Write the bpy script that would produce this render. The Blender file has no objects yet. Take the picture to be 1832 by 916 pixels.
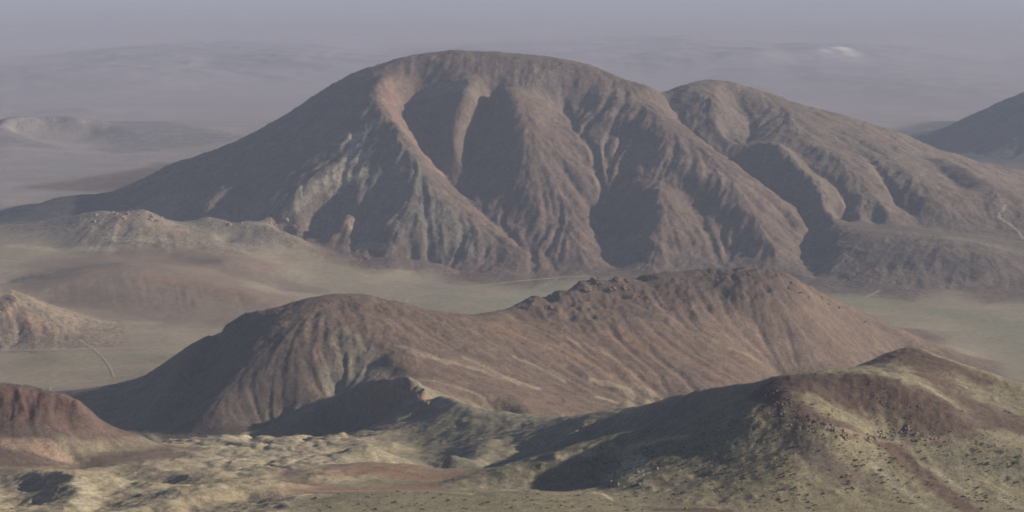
import bpy, math, random, time
import numpy as np
T0 = time.time()
sc = bpy.context.scene

# ------------------------------------------------------------------ camera
H = 800.0                                   # camera height above the valley floor
FPX = 3419.0; PW, PH = 1832.0, 916.0        # focal length in photo pixels, photo size
HOR = -130.0                                # the horizon lies above the frame
PITCH = math.atan((PH/2 - HOR) / FPX)
cam = bpy.data.cameras.new('camera'); cam_o = bpy.data.objects.new('camera', cam)
sc.collection.objects.link(cam_o); sc.camera = cam_o
cam.sensor_width = 36.0; cam.lens = FPX / PW * 36.0
cam.clip_start = 1.0; cam.clip_end = 300000.0
cam_o.location = (0, 0, H); cam_o.rotation_euler = (math.pi/2 - PITCH, 0, 0)

# ------------------------------------------------------------------ light
SUN_EL = math.radians(21.0)
SUN_AZ = math.radians(89.0)      # clockwise from +Y (the view direction): from the right
w = bpy.data.worlds.new('World'); sc.world = w; w.use_nodes = True
nt = w.node_tree; nt.nodes.clear()
sky = nt.nodes.new('ShaderNodeTexSky'); sky.sky_type = 'NISHITA'; sky.sun_disc = False
sky.sun_elevation = SUN_EL; sky.sun_rotation = SUN_AZ
sky.air_density = 0.8; sky.dust_density = 0.4; sky.altitude = 2500
bgn = nt.nodes.new('ShaderNodeBackground'); bgn.inputs['Strength'].default_value = 0.05
wo = nt.nodes.new('ShaderNodeOutputWorld')
nt.links.new(sky.outputs[0], bgn.inputs[0]); nt.links.new(bgn.outputs[0], wo.inputs[0])
sl = bpy.data.lights.new('sun', 'SUN'); sl.energy = 5.0; sl.angle = math.radians(0.6); sl.color = (1.0, 0.89, 0.73)
so = bpy.data.objects.new('sun', sl); sc.collection.objects.link(so)
from mathutils import Vector
sdir = Vector((math.sin(SUN_AZ)*math.cos(SUN_EL), math.cos(SUN_AZ)*math.cos(SUN_EL), math.sin(SUN_EL)))
so.rotation_euler = sdir.to_track_quat('Z', 'Y').to_euler()
sc.view_settings.view_transform = 'Standard'; sc.view_settings.look = 'None'
sc.view_settings.exposure = 0.5; sc.view_settings.gamma = 1.0
sc.cycles.volume_bounces = 1; sc.cycles.max_bounces = 5; sc.cycles.diffuse_bounces = 2
sc.cycles.filter_width = 1.7
sc.cycles.use_denoising = True

# ------------------------------------------------------------------ haze
HAZE_DENSITY = 4.5e-5
def build_haze():
    x, y0, y1, z0, z1 = 110000, -3000, 120000, -60, 860
    v = [(a, b, c) for a in (-x, x) for b in (y0, y1) for c in (z0, z1)]
    f = [(0,1,3,2),(4,6,7,5),(0,4,5,1),(2,3,7,6),(0,2,6,4),(1,5,7,3)]
    me = bpy.data.meshes.new('haze'); me.from_pydata(v, [], f); me.update()
    o = bpy.data.objects.new('haze', me); sc.collection.objects.link(o)
    m = bpy.data.materials.new('haze'); m.use_nodes = True; n = m.node_tree; n.nodes.clear()
    pv = n.nodes.new('ShaderNodeVolumePrincipled'); ou = n.nodes.new('ShaderNodeOutputMaterial')
    pv.inputs['Color'].default_value = (0.64, 0.735, 0.99, 1); pv.inputs['Density'].default_value = HAZE_DENSITY
    pv.inputs['Anisotropy'].default_value = 0.0
    n.links.new(pv.outputs[0], ou.inputs['Volume']); me.materials.append(m)
    o['kind'] = 'stuff'; o['label'] = 'thin bluish haze filling the air over the desert'

# ------------------------------------------------------------------ maths helpers
CP, SP = math.cos(PITCH), math.sin(PITCH)
def ray(px, py):
    """photo pixel -> (sideways, downward) metres per metre of forward distance"""
    a = np.asarray(px, float) - PW/2; b = PH/2 - np.asarray(py, float)
    ry = FPX*CP + b*SP; rz = -FPX*SP + b*CP
    return a/ry, -rz/ry
def pt(px, py, val):
    u, s = ray(px, py)
    d = val if val >= 1000 else (H - val)/s       # a number under 1000 is a height, else a distance
    return (float(u), math.log(d), H - d*float(s))
def gpt(px, d, z):
    return ((px - PW/2)/FPX, math.log(d), float(z))

rng = np.random.default_rng(7)
_perm = rng.permutation(4096)
_ga = rng.random(4096)*2*math.pi; _gx, _gy = np.cos(_ga).astype(np.float32), np.sin(_ga).astype(np.float32)
def perlin(x, y):
    xi = np.floor(x).astype(np.int64); yi = np.floor(y).astype(np.int64)
    xf = (x - xi).astype(np.float32); yf = (y - yi).astype(np.float32)
    def g(i, j, dx, dy):
        h = _perm[(_perm[i & 4095] + j) & 4095]
        return _gx[h]*dx + _gy[h]*dy
    sx = xf*xf*xf*(xf*(xf*6-15)+10); sy = yf*yf*yf*(yf*(yf*6-15)+10)
    a = g(xi, yi, xf, yf); b = g(xi+1, yi, xf-1, yf); c = g(xi, yi+1, xf, yf-1); d = g(xi+1, yi+1, xf-1, yf-1)
    return ((a + sx*(b-a)) + sy*((c + sx*(d-c)) - (a + sx*(b-a))))*1.5
def fbm(x, y, wl, octv=4, gain=0.5, ridged=False, off=0.0):
    s = 0; a = 1.0; t = 0
    for k in range(octv):
        n = perlin(x/wl + 17.3*k + off, y/wl - 9.1*k + off)
        if ridged: n = 1 - 2*np.abs(n)
        s = s + a*n; t += a; a *= gain; wl *= 0.47
    return s/t
def blur(a, r):
    for ax in (0, 1):
        for _ in range(2):
            k = int(r)
            if k < 1: continue
            p = np.pad(a, [(k+1, k) if i == ax else (0, 0) for i in (0, 1)], mode='edge')
            c = np.cumsum(p, axis=ax, dtype=np.float64)
            n = a.shape[ax]
            a = (np.take(c, np.arange(2*k+1, 2*k+1+n), axis=ax) - np.take(c, np.arange(0, n), axis=ax))/(2*k+1)
    return a
def bil(a, i, j):
    i = np.clip(i, 0, a.shape[0]-1.001); j = np.clip(j, 0, a.shape[1]-1.001)
    i0 = i.astype(np.int64); j0 = j.astype(np.int64); fi = i-i0; fj = j-j0
    f = a.ravel(); n = a.shape[1]; k = i0*n + j0
    return (f[k]*(1-fj) + f[k+1]*fj)*(1-fi) + (f[k+n]*(1-fj) + f[k+n+1]*fj)*fi

# ------------------------------------------------------------------ landforms: ridge, gully and foot lines
# landform ids
PLAIN, MTN, PEAK, RIDGE, NEAR, RED, BAD, KNOB, CRAG, DOME, OUTC, LOWR, PLAT, MOUND, HILL, LOWH = range(16)
C = []
def curve(form, *p): C.append((form, [pt(*q) for q in p]))
def skyline(form, run, drop, *p, start=0, stop=99):
    """a crest line, with the ground falling away behind it"""
    q = [pt(*a) for a in p]; C.append((form, q))
    C.append((form, [(u, math.log(math.exp(v)+run), z-drop) for u, v, z in q[start:stop]]))
def ground(form, *p):
    for q in p: C.append((form, [gpt(*q)]))
def dots(form, *p):
    for q in p: C.append((form, [pt(*q)]))

# --- great mountain: skyline, spurs and gullies
skyline(MTN, 260, 95, (200,371,5150),(230,332,5250),(300,300,5350),(400,268,5400),(470,232,5420),(540,190,5430),(600,150,5430),(650,125,5420),(720,108,5420),(770,98,5430),(810,90,5430),(860,93,5430),(900,95,5430),(970,103,5400),(1050,118,5370),(1110,140,5320),(1160,155,5270),(1190,168,5280), start=2, stop=-1)
curve(MTN, (690,138,5270),(672,180,5110),(700,220,4980),(730,260,4870),(765,300,4785),(800,340,4735),(860,400,4625),(930,455,4500))
curve(MTN, (745,150,5310),(738,190,5215),(752,240,5092),(775,285,4965),(812,330,4845),(860,380,4708),(925,432,4575),(990,478,4447))
curve(MTN, (860,146,5200),(838,178,5100),(822,220,5010),(812,255,4945),(818,290,4900))
curve(MTN, (880,175,5230),(868,210,5135),(852,250,5045),(842,290,4948),(858,340,4828))
curve(MTN, (895,158,5170),(918,200,5030),(930,250,4910),(938,310,4810),(950,360,4722),(985,410,4618),(1040,460,4480))
curve(MTN, (975,190,5150),(1005,250,4980),(1035,320,4830),(1050,380,4700),(1060,440,4560))
curve(MTN, (1010,200,5190),(1040,260,4985),(1058,320,4838),(1066,370,4762),(1080,410,4702),(1095,445,4585),(1112,480,4470))
curve(MTN, (1090,220,5075),(1125,280,4930),(1150,325,4800),(1178,342,4690),(1180,380,4610),(1168,430,4520),(1190,470,4440))
curve(MTN, (1120,240,5025),(1170,300,4850),(1230,350,4740),(1290,400,4620),(1330,450,4510))
curve(MTN, (1150,215,5050),(1210,290,4850),(1270,340,4730),(1335,390,4610),(1390,450,4470))
curve(MTN, (1190,200,5160),(1250,250,5010),(1300,283,4920),(1360,330,4820),(1400,362,4750),(1440,405,4660))
curve(MTN, (692,232,4985),(655,278,4890),(605,318,4800),(545,358,4735),(487,392,4700))
curve(MTN, (620,180,5260),(570,235,5130),(510,290,5010),(440,335,4930),(370,372,4860))
curve(MTN, (340,398,70),(420,402,74),(470,396,76),(520,414,56),(560,440,34),(650,455,26),(760,472,8),(850,488,0))
curve(MTN, (700,312,4790),(735,365,4665),(755,420,4555))
curve(MTN, (645,335,4765),(625,380,4685),(595,420,4620)); curve(MTN, (690,400,4610),(700,440,4530))
curve(MTN, (950,491,0),(1030,493,0),(1100,494,0))
ground(MTN, (300,6000,10),(500,6300,40),(700,6500,120),(850,6500,150),(1000,6500,150),(1150,6300,100))
# --- the lower peak on its right
skyline(PEAK, 220, 70, (1200,166,5400),(1230,152,5460),(1270,142,5500),(1320,152,5500),(1380,172,5500),(1430,190,5480),(1500,208,5480),(1560,225,5500),(1620,243,5550),(1680,270,5620),(1740,290,5720),(1832,309,5800),(1950,330,5900), start=1, stop=-3)
curve(PEAK, (1270,142,5500),(1287,180,5320),(1284,215,5230),(1302,250,5130))
curve(PEAK, (1182,190,5320),(1215,230,5195),(1290,283,5035),(1350,325,4955),(1400,355,4865),(1450,382,4755),(1446,425,4635))
curve(PEAK, (1300,263,5190),(1340,258,5110),(1378,254,5050),(1402,270,4980),(1440,310,4882),(1467,350,4775),(1485,380,4700))
curve(PEAK, (1310,190,5410),(1345,235,5255),(1400,258,5140),(1450,306,4965),(1500,350,4840),(1540,395,4700))
curve(PEAK, (1390,200,5360),(1430,240,5200),(1500,290,5000),(1560,350,4830),(1600,395,4690))
curve(PEAK, (1500,240,5290),(1560,300,5030),(1600,350,4875),(1635,390,4755))
curve(PEAK, (1560,255,5280),(1620,310,4980),(1665,370,4780))
curve(PEAK, (1640,272,5420),(1680,305,5170),(1725,340,4990))
curve(PEAK, (1690,285,5300),(1740,315,5060),(1800,350,4900))
curve(PEAK, (1832,340,42),(1832,380,30)); dots(PEAK, (1750,380,4800),(1960,380,20))
ground(PEAK, (1300,6400,90),(1500,6500,60),(1700,6400,20),(1900,6600,0))
curve(PEAK, (1440,427,4650),(1500,419,4565),(1560,418,4540),(1620,421,4515),(1700,432,4465),(1760,450,4405),(1832,478,4360))
curve(PEAK, (1480,405,4740),(1600,402,4700),(1700,410,4680),(1800,430,4600))
curve(PEAK, (1453,440,4610),(1456,470,4490),(1462,498,0))
curve(PEAK, (1494,430,4540),(1490,465,4430),(1497,500,4320))
curve(PEAK, (1200,480,4440),(1300,485,4420),(1420,496,0),(1470,503,0),(1550,510,0),(1640,516,0),(1740,518,0),(1832,518,0),(1950,518,0))
# --- low ridges and crags on the left
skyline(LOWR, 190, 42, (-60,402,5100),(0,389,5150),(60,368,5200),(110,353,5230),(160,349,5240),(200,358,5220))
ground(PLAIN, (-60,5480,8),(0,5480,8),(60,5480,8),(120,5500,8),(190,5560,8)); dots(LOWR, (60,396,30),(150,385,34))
skyline(CRAG, 110, 38, (-60,415,4920),(0,408,4900),(100,396,4780),(150,384,4700),(180,377,4660),(215,381,4650),(250,374,4640),(278,384,4640),(300,398,4640),(370,420,4560),(420,440,4480), start=3, stop=-2)
curve(CRAG, (170,420,4520),(250,420,4500),(320,430,4480))
skyline(CRAG, 80, 30, (335,400,4700),(370,387,4680),(402,394,4685),(440,394,4670),(490,406,4620),(530,425,4560))
curve(CRAG, (560,410,4720),(600,390,4740),(640,400,4700),(650,418,4650)); dots(CRAG, (600,426,45))
ground(CRAG, (250,4900,45),(150,5000,35))
curve(DOME, (78,525,38),(110,505,52),(150,487,65),(220,470,76),(300,478,66),(380,508,46),(460,535,25))
curve(DOME, (80,542,22),(200,550,18),(350,549,17),(460,545,16))
curve(DOME, (350,470,46),(400,463,60),(450,470,48)); dots(DOME, (400,490,38))
dots(DOME, (220,458,44),(120,475,40),(300,462,42))
curve(OUTC, (-50,530,90),(0,527,80),(20,520,84),(48,538,66),(90,568,40),(150,590,16))
curve(OUTC, (-50,610,12),(0,603,13),(80,612,9)); ground(OUTC, (0,4120,30))
curve(MTN, (655,470,16),(700,462,26),(760,463,24),(830,478,8)); dots(PLAIN, (740,487,2))
dots(PLAIN, (-80,450,50),(0,452,48),(100,445,48),(0,500,35),(300,600,5),(100,640,3),(200,690,0),(500,460,32),(600,480,18),(500,520,10),(560,500,14),
     (750,520,0),(900,560,0),(850,520,0),(1050,500,0),(1500,540,0),(1700,560,0),(1832,600,0),(1850,650,0),(1750,640,3),(1960,600,0),(-80,680,0),(0,680,0),(90,690,0),(1700,520,0),(1832,560,0),(400,440,44),(0,640,2),(300,640,1))
ground(PLAIN, (600,3450,0),(900,3600,0),(1200,3700,0),(400,3400,0),(-250,4000,60),(-250,3400,10),(2080,4000,0),(2080,3400,20),(-250,5200,30),(2080,5200,40),(-250,6500,0),(500,6900,0),(1000,6950,0),(1500,6950,0),(1500,7800,0),(1000,7800,0),(500,7800,0),(0,7800,0),(-250,7800,0),(2080,7800,60),(0,6500,0),(1250,7300,0))
# --- the red-brown double ridge in the middle
skyline(RIDGE, 120, 42, (60,716,12),(100,707,25),(170,697,45),(240,686,75),(300,645,125),(350,612,160),(400,580,190),(450,561,208),(500,552,215),(540,538,228),(600,527,238),(660,530,235),(720,545,222),(780,558,205),(850,568,190),(905,563,188),(935,547,195),(960,529,208),(982,547,190),(1020,522,206),(1060,502,218),(1100,495,223),(1140,506,208),(1180,494,216),(1240,489,217),(1300,489,215),(1370,489,213),(1410,498,200),(1430,505,185),(1480,530,150),(1540,560,112),(1600,590,75),(1680,620,35),(1740,640,10), start=4, stop=-2)
curve(RIDGE, (470,566,2890),(440,620,2790),(405,680,2700),(372,730,2630),(350,768,2590))
curve(RIDGE, (405,590,2960),(370,650,2870),(335,710,2760),(310,765,2690))
curve(RIDGE, (350,618,2910),(318,670,2800),(280,730,2710),(265,765,2660))
curve(RIDGE, (275,690,2900),(245,735,2800),(230,768,2760),(150,740,2900))
curve(RIDGE, (190,775,85),(330,775,102),(400,776,110),(450,772,114),(500,752,121),(555,726,142),(598,703,158),(640,690,166))
curve(RIDGE, (550,590,2800),(555,650,2715),(540,705,2660))
curve(RIDGE, (605,540,2890),(625,590,2800),(660,640,2740),(700,670,2690),(748,689,2590))
curve(RIDGE, (760,600,2830),(900,660,150),(1020,695,122),(1100,712,108),(1190,723,94))
curve(RIDGE, (700,640,2720),(850,700,150),(930,730,135))
curve(RIDGE, (1000,580,3010),(1120,640,2920),(1250,690,2860))
curve(RIDGE, (1090,510,3170),(1140,570,3060),(1230,640,2960),(1300,680,2900))
curve(RIDGE, (1165,520,3160),(1240,590,3060),(1340,650,2990),(1400,680,75))
curve(RIDGE, (1330,520,3180),(1430,590,3130),(1530,650,3130))
curve(RIDGE, (1250,500,3200),(1340,580,3120),(1450,650,3070))
curve(RIDGE, (920,572,3010),(985,570,3020),(1060,540,3100)); dots(RIDGE, (1620,640,30),(1560,640,3270))
# --- knob with a dark face below the ridge
skyline(KNOB, 60, 12, (604,712,2610),(640,700,2590),(700,688,2545),(750,690,2470),(768,712,2420),(775,745,2370))
curve(KNOB, (590,768,2600),(650,774,2560),(735,772,2495)); curve(KNOB, (480,776,2600),(540,750,2605))
# --- near hill on the right and the crest leading to it
skyline(NEAR, 60, 22, (768,700,2450),(850,730,2330),(930,742,2270),(1000,746,2230),(1050,743,2200),(1100,738,2150),(1150,728,2060),(1200,712,1960),(1250,700,1860),(1300,692,1770),(1350,685,1690),(1395,674,1625),(1450,668,1640),(1512,667,1715),(1560,645,1735),(1600,628,1750),(1635,621,1755),(1680,640,1745),(1750,662,1725),(1832,690,1690),(1950,730,1650))
ground(NEAR, (900,2600,115),(1100,2550,100),(1300,2350,140),(1500,2400,100),(1700,2350,110),(1900,2350,100),(1500,2000,270),(1700,2050,240),(1900,2000,240))
curve(NEAR, (1345,708,1665),(1260,732,1745),(1185,755,1870),(1100,775,1990),(1020,792,2045),(950,808,2040),(870,836,1960),(805,856,1880))
curve(NEAR, (1040,748,2100),(1035,768,2030),(1010,790,1975)); curve(NEAR, (960,765,2150),(940,790,2080))
curve(NEAR, (945,752,2220),(915,775,2160),(895,802,2080))
curve(NEAR, (880,788,2110),(865,815,2010),(850,838,1930))
curve(NEAR, (740,795,2230),(755,828,2090),(790,850,1960))
curve(NEAR, (1395,680,1600),(1385,718,1550),(1330,748,1530),(1250,768,1560),(1190,785,1575),(1150,810,1550),(1130,850,1505),(1105,885,1465))
curve(NEAR, (1190,778,1595),(1100,798,1605),(1020,815,1602),(940,835,1600),(870,852,1590))
curve(NEAR, (1110,822,1600),(1080,836,1592),(1040,852,1577),(990,864,1566),(900,873,1560),(840,872,1558)); curve(NEAR, (1078,866,1550),(1062,882,1535))
curve(NEAR, (1250,850,1480),(1400,800,1490),(1400,860,1440),(1300,900,1410))
curve(NEAR, (1400,705,1555),(1445,750,1515),(1500,775,1500)); curve(NEAR, (1500,705,1575),(1540,740,1550),(1590,780,1530))
curve(NEAR, (1500,850,1450),(1620,850,1460),(1740,850,1470),(1832,850,1480))
curve(NEAR, (1628,626,1745),(1637,645,1712),(1660,675,1660),(1690,705,1620),(1720,740,1580),(1780,790,1520),(1832,815,1495))
curve(NEAR, (1395,676,1615),(1450,669,1612),(1512,669,1608),(1560,672,1602),(1610,682,1595),(1660,700,1590),(1720,735,1570)); curve(NEAR, (1740,690,1675),(1832,750,1600))
# --- front lip and near ground
curve(PLAT, (545,906,1410),(620,893,1430),(700,882,1460),(780,884,1450),(850,886,1440),(940,878,1450),(1000,880,1450),(1060,885,1440),(1092,896,1420),(1150,910,1400))
curve(PLAT, (600,930,1360),(900,930,1360),(1200,930,1350),(1500,925,1370),(1832,925,1390))
ground(PLAT, (700,1640,310),(-200,1250,395),(300,1250,395),(900,1250,395),(1500,1250,395),(2000,1250,395),(2080,1600,330))
# --- red hill, left
skyline(RED, 50, 18, (-80,692,1900),(0,690,1920),(50,697,1915),(100,708,1910),(140,722,1900),(165,742,1905),(190,762,1915),(250,778,1960))
curve(RED, (-60,738,1895),(0,740,1890),(80,744,1885),(150,765,1890)); curve(RED, (-60,785,1840),(0,785,1840),(70,790,1840),(130,795,1850),(190,800,1880))
curve(RED, (-60,835,1760),(0,832,1780),(60,833,1790),(130,824,1840)); ground(RED, (50,2250,150),(180,2300,130),(-150,2300,130))
# --- badlands
dots(BAD, (300,790,2300),(380,786,2380),(280,803,2120),(400,803,2140),(500,793,2250),(250,822,1970),(400,822,1960),(500,818,2010),(600,793,2250),(700,795,2180),(620,815,2060),(700,812,2060))
curve(BAD, (330,793,2240),(420,798,2190),(520,812,2060),(600,818,2010))
curve(BAD, (470,800,2180),(560,795,2240),(640,793,2240))
curve(BAD, (222,846,1770),(270,837,1790),(312,844,1750),(334,856,1700),(345,870,1660),(400,872,1630))
curve(BAD, (228,864,1730),(280,874,1700),(318,872,1700))
curve(BAD, (220,872,1640),(290,884,1590),(335,884,1590))
curve(BAD, (60,848,1730),(120,858,1660),(140,885,1560),(132,915,1500)); curve(BAD, (0,872,1710),(60,885,1660),(105,885,1650))
curve(BAD, (0,910,1590),(70,912,1560)); curve(BAD, (170,880,1600),(200,916,1500))
curve(BAD, (300,908,1470),(350,888,1510),(410,873,1540),(450,868,1570),(500,872,1570)); curve(BAD, (340,925,1465),(400,910,1490),(440,898,1520)); dots(BAD, (490,895,1490),(520,916,1410))
curve(BAD, (430,858,1700),(520,862,1660),(580,842,1760)); curve(BAD, (390,850,1750),(450,846,1780),(520,838,1830))
ground(BAD, (-150,1900,270),(-150,1600,320))
curve(LOWH, (-60,224,52),(0,219,52),(70,207,64),(140,208,62),(200,222,30),(260,240,3)); curve(PLAIN, (-60,245,0),(70,240,0),(160,238,0))
# --- dark hill standing far back at the right edge
curve(HILL, (1640,250,2),(1700,226,7150),(1760,200,7100),(1832,168,7050),(1950,118,7050),(2050,150,7100))
curve(HILL, (1650,262,0),(1700,270,0),(1760,282,0),(1832,291,0),(1960,302,0))
ground(HILL, (1832,7650,20),(1960,7750,60),(1700,7600,0))
# --- red mound
curve(MOUND, (500,866,1640),(560,844,1740),(650,826,1800),(740,831,1790),(790,850,1730),(806,862,1690))
curve(MOUND, (560,878,1560),(650,878,1540),(750,874,1560)); ground(BAD, (650,2020,242),(550,1960,245),(790,1960,245))

# ------------------------------------------------------------------ scattered interpolation (kernel r) of all those lines
def resample(p, step=0.0062):
    p = np.array(p)
    if len(p) == 1: return p
    out = [p[0]]
    for a, b in zip(p[:-1], p[1:]):
        n = max(1, int(math.hypot(b[0]-a[0], b[1]-a[1])/step))
        for k in range(1, n+1): out.append(a + (b-a)*k/n)
    return np.array(out)
P = []; F = []
for form, p in C:
    q = resample(p); P.append(q); F += [form]*len(q)
P = np.vstack(P); F = np.array(F)
key = np.round(P[:, :2]/0.002).astype(int); _, ix = np.unique(key, axis=0, return_index=True)
P = P[ix]; F = F[ix]; NP_ = len(P)
A = np.sqrt((P[:, None, 0]-P[None, :, 0])**2 + (P[:, None, 1]-P[None, :, 1])**2)
A = -A; A[np.arange(NP_), np.arange(NP_)] = -0.0004
M = np.zeros((NP_+3, NP_+3)); M[:NP_, :NP_] = A
M[:NP_, NP_] = 1; M[:NP_, NP_+1] = P[:, 0]; M[:NP_, NP_+2] = P[:, 1]; M[NP_:, :NP_] = M[:NP_, NP_:].T
SOL = np.linalg.solve(M, np.concatenate([P[:, 2], [0, 0, 0]]))
def rbf(U, V):
    u = U.ravel().astype(np.float32); v = V.ravel().astype(np.float32); z = np.empty(len(u)); near = np.empty(len(u), np.int64)
    pu = P[:, 0].astype(np.float32); pv = P[:, 1].astype(np.float32); wgt = SOL[:NP_].astype(np.float32)
    for s in range(0, len(u), 20000):
        e = slice(s, s+20000)
        D = (u[e, None]-pu)**2; D += (v[e, None]-pv)**2
        near[e] = D.argmin(1); np.sqrt(D, out=D)
        z[e] = -(D @ wgt) + SOL[NP_] + SOL[NP_+1]*u[e] + SOL[NP_+2]*v[e]
    return z.reshape(U.shape), F[near].reshape(U.shape)
print('control points', NP_, round(time.time()-T0, 1))

# ------------------------------------------------------------------ main height field on a fan-shaped grid
U0, U1, V0, V1 = -0.36, 0.36, math.log(1180), math.log(8000)
DU, DV = 1/1000, 1/820
NU = int((U1-U0)/DU)+1; NV = int((V1-V0)/DV)+1
us = U0 + np.arange(NU)*DU; vs = V0 + np.arange(NV)*DV
cu = np.linspace(U0, us[-1], NU//2); cv = np.linspace(V0, vs[-1], NV//2)
CU, CV = np.meshgrid(cu, cv); zc, fc = rbf(CU, CV)
I = (vs-V0)/(cv[1]-cv[0]); J = (us-U0)/(cu[1]-cu[0]); II, JJ = np.meshgrid(I, J, indexing='ij')
Z = bil(zc, II, JJ); Z = blur(Z, 1)
FORM = fc[np.clip(np.round(II).astype(int), 0, len(cv)-1), np.clip(np.round(JJ).astype(int), 0, len(cu)-1)]
UU, VV = np.meshgrid(us, vs); DD = np.exp(VV); XX = UU*DD; YY = DD
print('field', NU, NV, round(time.time()-T0, 1))

edge = np.clip((DD-7500)/350, 0, 1)*np.clip(1-(UU*FPX-700)/80, 0, 1) + np.clip((DD-7700)/250, 0, 1)
edge = np.clip(edge, 0, 1); edge = edge*edge*(3-2*edge); Z = Z*(1-edge)
# how rugged each landform is
rug = np.array([.04, .68, .66, .5, .42, .45, .9, .8, .4, .18, .45, .4, .25, .25, .5, .15])
gv, gu = np.gradient(blur(Z, 10)); sl0 = np.hypot(gv/DV, gu/DU)/DD
RG = blur(rug[FORM], 8)*(1-edge)*np.clip(sl0/.22, .12, 1)
wlen = DD*0.045                                         # relief grows with the scale of the landform
rel = (fbm(XX, YY, 230, 6, .6, True, 3.1)*np.clip((DD-2300)/2400, 0, 1)*13
       + fbm(XX, YY, 80, 5, .64, True, 8.1)*(2.4 + 4.4*np.clip((DD-2000)/3000, 0, 1)))
Z = Z + rel*RG
def lic(n0, steps, seg_len, Zr):
    gv, gu = np.gradient(Zr); gv = gv/DV; gu = gu/DU; q = np.hypot(gv, gu) + 1e-6
    di = (-gv/q*(DU/DV)).ravel(); dj = (-gu/q).ravel(); f = n0.ravel(); acc = n0.copy()
    for sgn in (1, -1):
        i = np.repeat(np.arange(NV, dtype=np.float32)[:, None], NU, 1); j = np.repeat(np.arange(NU, dtype=np.float32)[None], NV, 0)
        for s in range(steps):
            k = np.clip(i+.5, 0, NV-1).astype(np.int32)*NU + np.clip(j+.5, 0, NU-1).astype(np.int32)
            i += sgn*di[k]*seg_len; j += sgn*dj[k]*seg_len; acc += f[k]
    return acc/acc.std()
TOP = 1 - .75*blur(np.isin(FORM, (MTN,)).astype(float), 4)*np.clip((Z-300)/100, 0, 1)
TOP = TOP*(1 - .8*blur((FORM == PEAK).astype(float), 4)*np.clip((110-Z)/50, 0, 1))
rib = lic(blur(np.random.default_rng(15).standard_normal((NV, NU)), 2), 12, 3.5, blur(Z, 6))
rib2 = lic(blur(np.random.default_rng(16).standard_normal((NV, NU)), 1), 10, 2.0, blur(Z, 3))
far_ = np.clip((DD-1500)/1500+.25, 0, 1)
Z = Z - (np.abs(rib)*.55 + np.abs(rib2)*.45)*DD*.00125*np.clip((sl0-.1)*3.5, 0, 1)*RG*far_*TOP
# craggy tops: broken rock steps on the high parts of the middle ridge, the red hill's cliff
def high(form, z0, z1): return blur((FORM == form).astype(float), 4)*np.clip((Z-z0)/(z1-z0), 0, 1)
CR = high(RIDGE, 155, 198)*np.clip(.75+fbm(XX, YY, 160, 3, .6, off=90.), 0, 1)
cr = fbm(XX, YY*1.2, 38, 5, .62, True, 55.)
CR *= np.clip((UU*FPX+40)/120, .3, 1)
Z = Z - CR*4 + CR*np.sign(cr)*np.abs(cr)**.8*14/(1+.0*Z)
CN = high(NEAR, 372, 400); Z = Z + CN*fbm(XX, YY, 16, 4, .6, True, 65.)*1.5
CLF = high(RED, 300, 312)*np.clip((340-Z)/10, 0, 1); Z = Z + CLF*fbm(XX, YY*.6, 20, 5, .65, True, 75.)*3.0
BM = blur((FORM == BAD).astype(float), 6)
NM = blur((FORM == NEAR).astype(float), 6)*np.clip((395-Z)/30, 0, 1)*np.clip((1.0+XX/900), .3, 1)
Z = Z + NM*(fbm(XX, YY, 48, 5, .58, True, 37.)*2.6)
Z = Z + BM*((fbm(XX, YY*.8, 90, 4, .45, True, 31.)*5.2 + fbm(XX, YY, 40, 3, .5, True, 32.)*.8))

def flow(Z, n, steps, seed):
    r = np.random.default_rng(seed)
    Zs = blur(Z, 1)
    gv, gu = np.gradient(Zs); gv = gv/DV; gu = gu/DU
    i = r.random(n)*(NV-1); j = r.random(n)*(NU-1); Fm = np.zeros(NU*NV)
    mi = np.zeros(n); mj = np.zeros(n)
    for s in range(steps):
        k = np.clip(i.astype(int), 0, NV-1)*NU + np.clip(j.astype(int), 0, NU-1)
        a = gv.ravel()[k]; b = gu.ravel()[k]; q = np.hypot(a, b) + 1e-3
        mi = .5*mi - .5*a/q; mj = .5*mj - .5*b/q; L = np.hypot(mi, mj) + 1e-6
        i = i + mi/L*(DU/DV); j = j + mj/L
        ok = (i > 0) & (i < NV-1) & (j > 0) & (j < NU-1)
        i = i[ok]; j = j[ok]; mi = mi[ok]; mj = mj[ok]
        Fm += np.bincount(i.astype(int)*NU + j.astype(int), minlength=NU*NV)
    return Fm.reshape(NV, NU)
FL = 0; GM = np.clip(.75 + 1.1*fbm(XX/DD*3000, np.log(DD)*3000, 420, 3, .6, off=77), .1, 1.7)
for it in range(5):
    Fm = flow(Z, 120000, 90, it+1)
    fl = np.log1p(blur(Fm, 1)); FL = fl
    gv, gu = np.gradient(blur(Z, 3)); sl_ = np.hypot(gv/DV, gu/DU)/DD
    Z = Z - np.clip(fl-1.6, 0, 4)*np.clip(sl_, 0, .8)*DD*0.00046*(0.05+RG)*GM*TOP*np.clip((DD-1500)/1500+.4, 0, 1)
print('erosion', round(time.time()-T0, 1))
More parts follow.
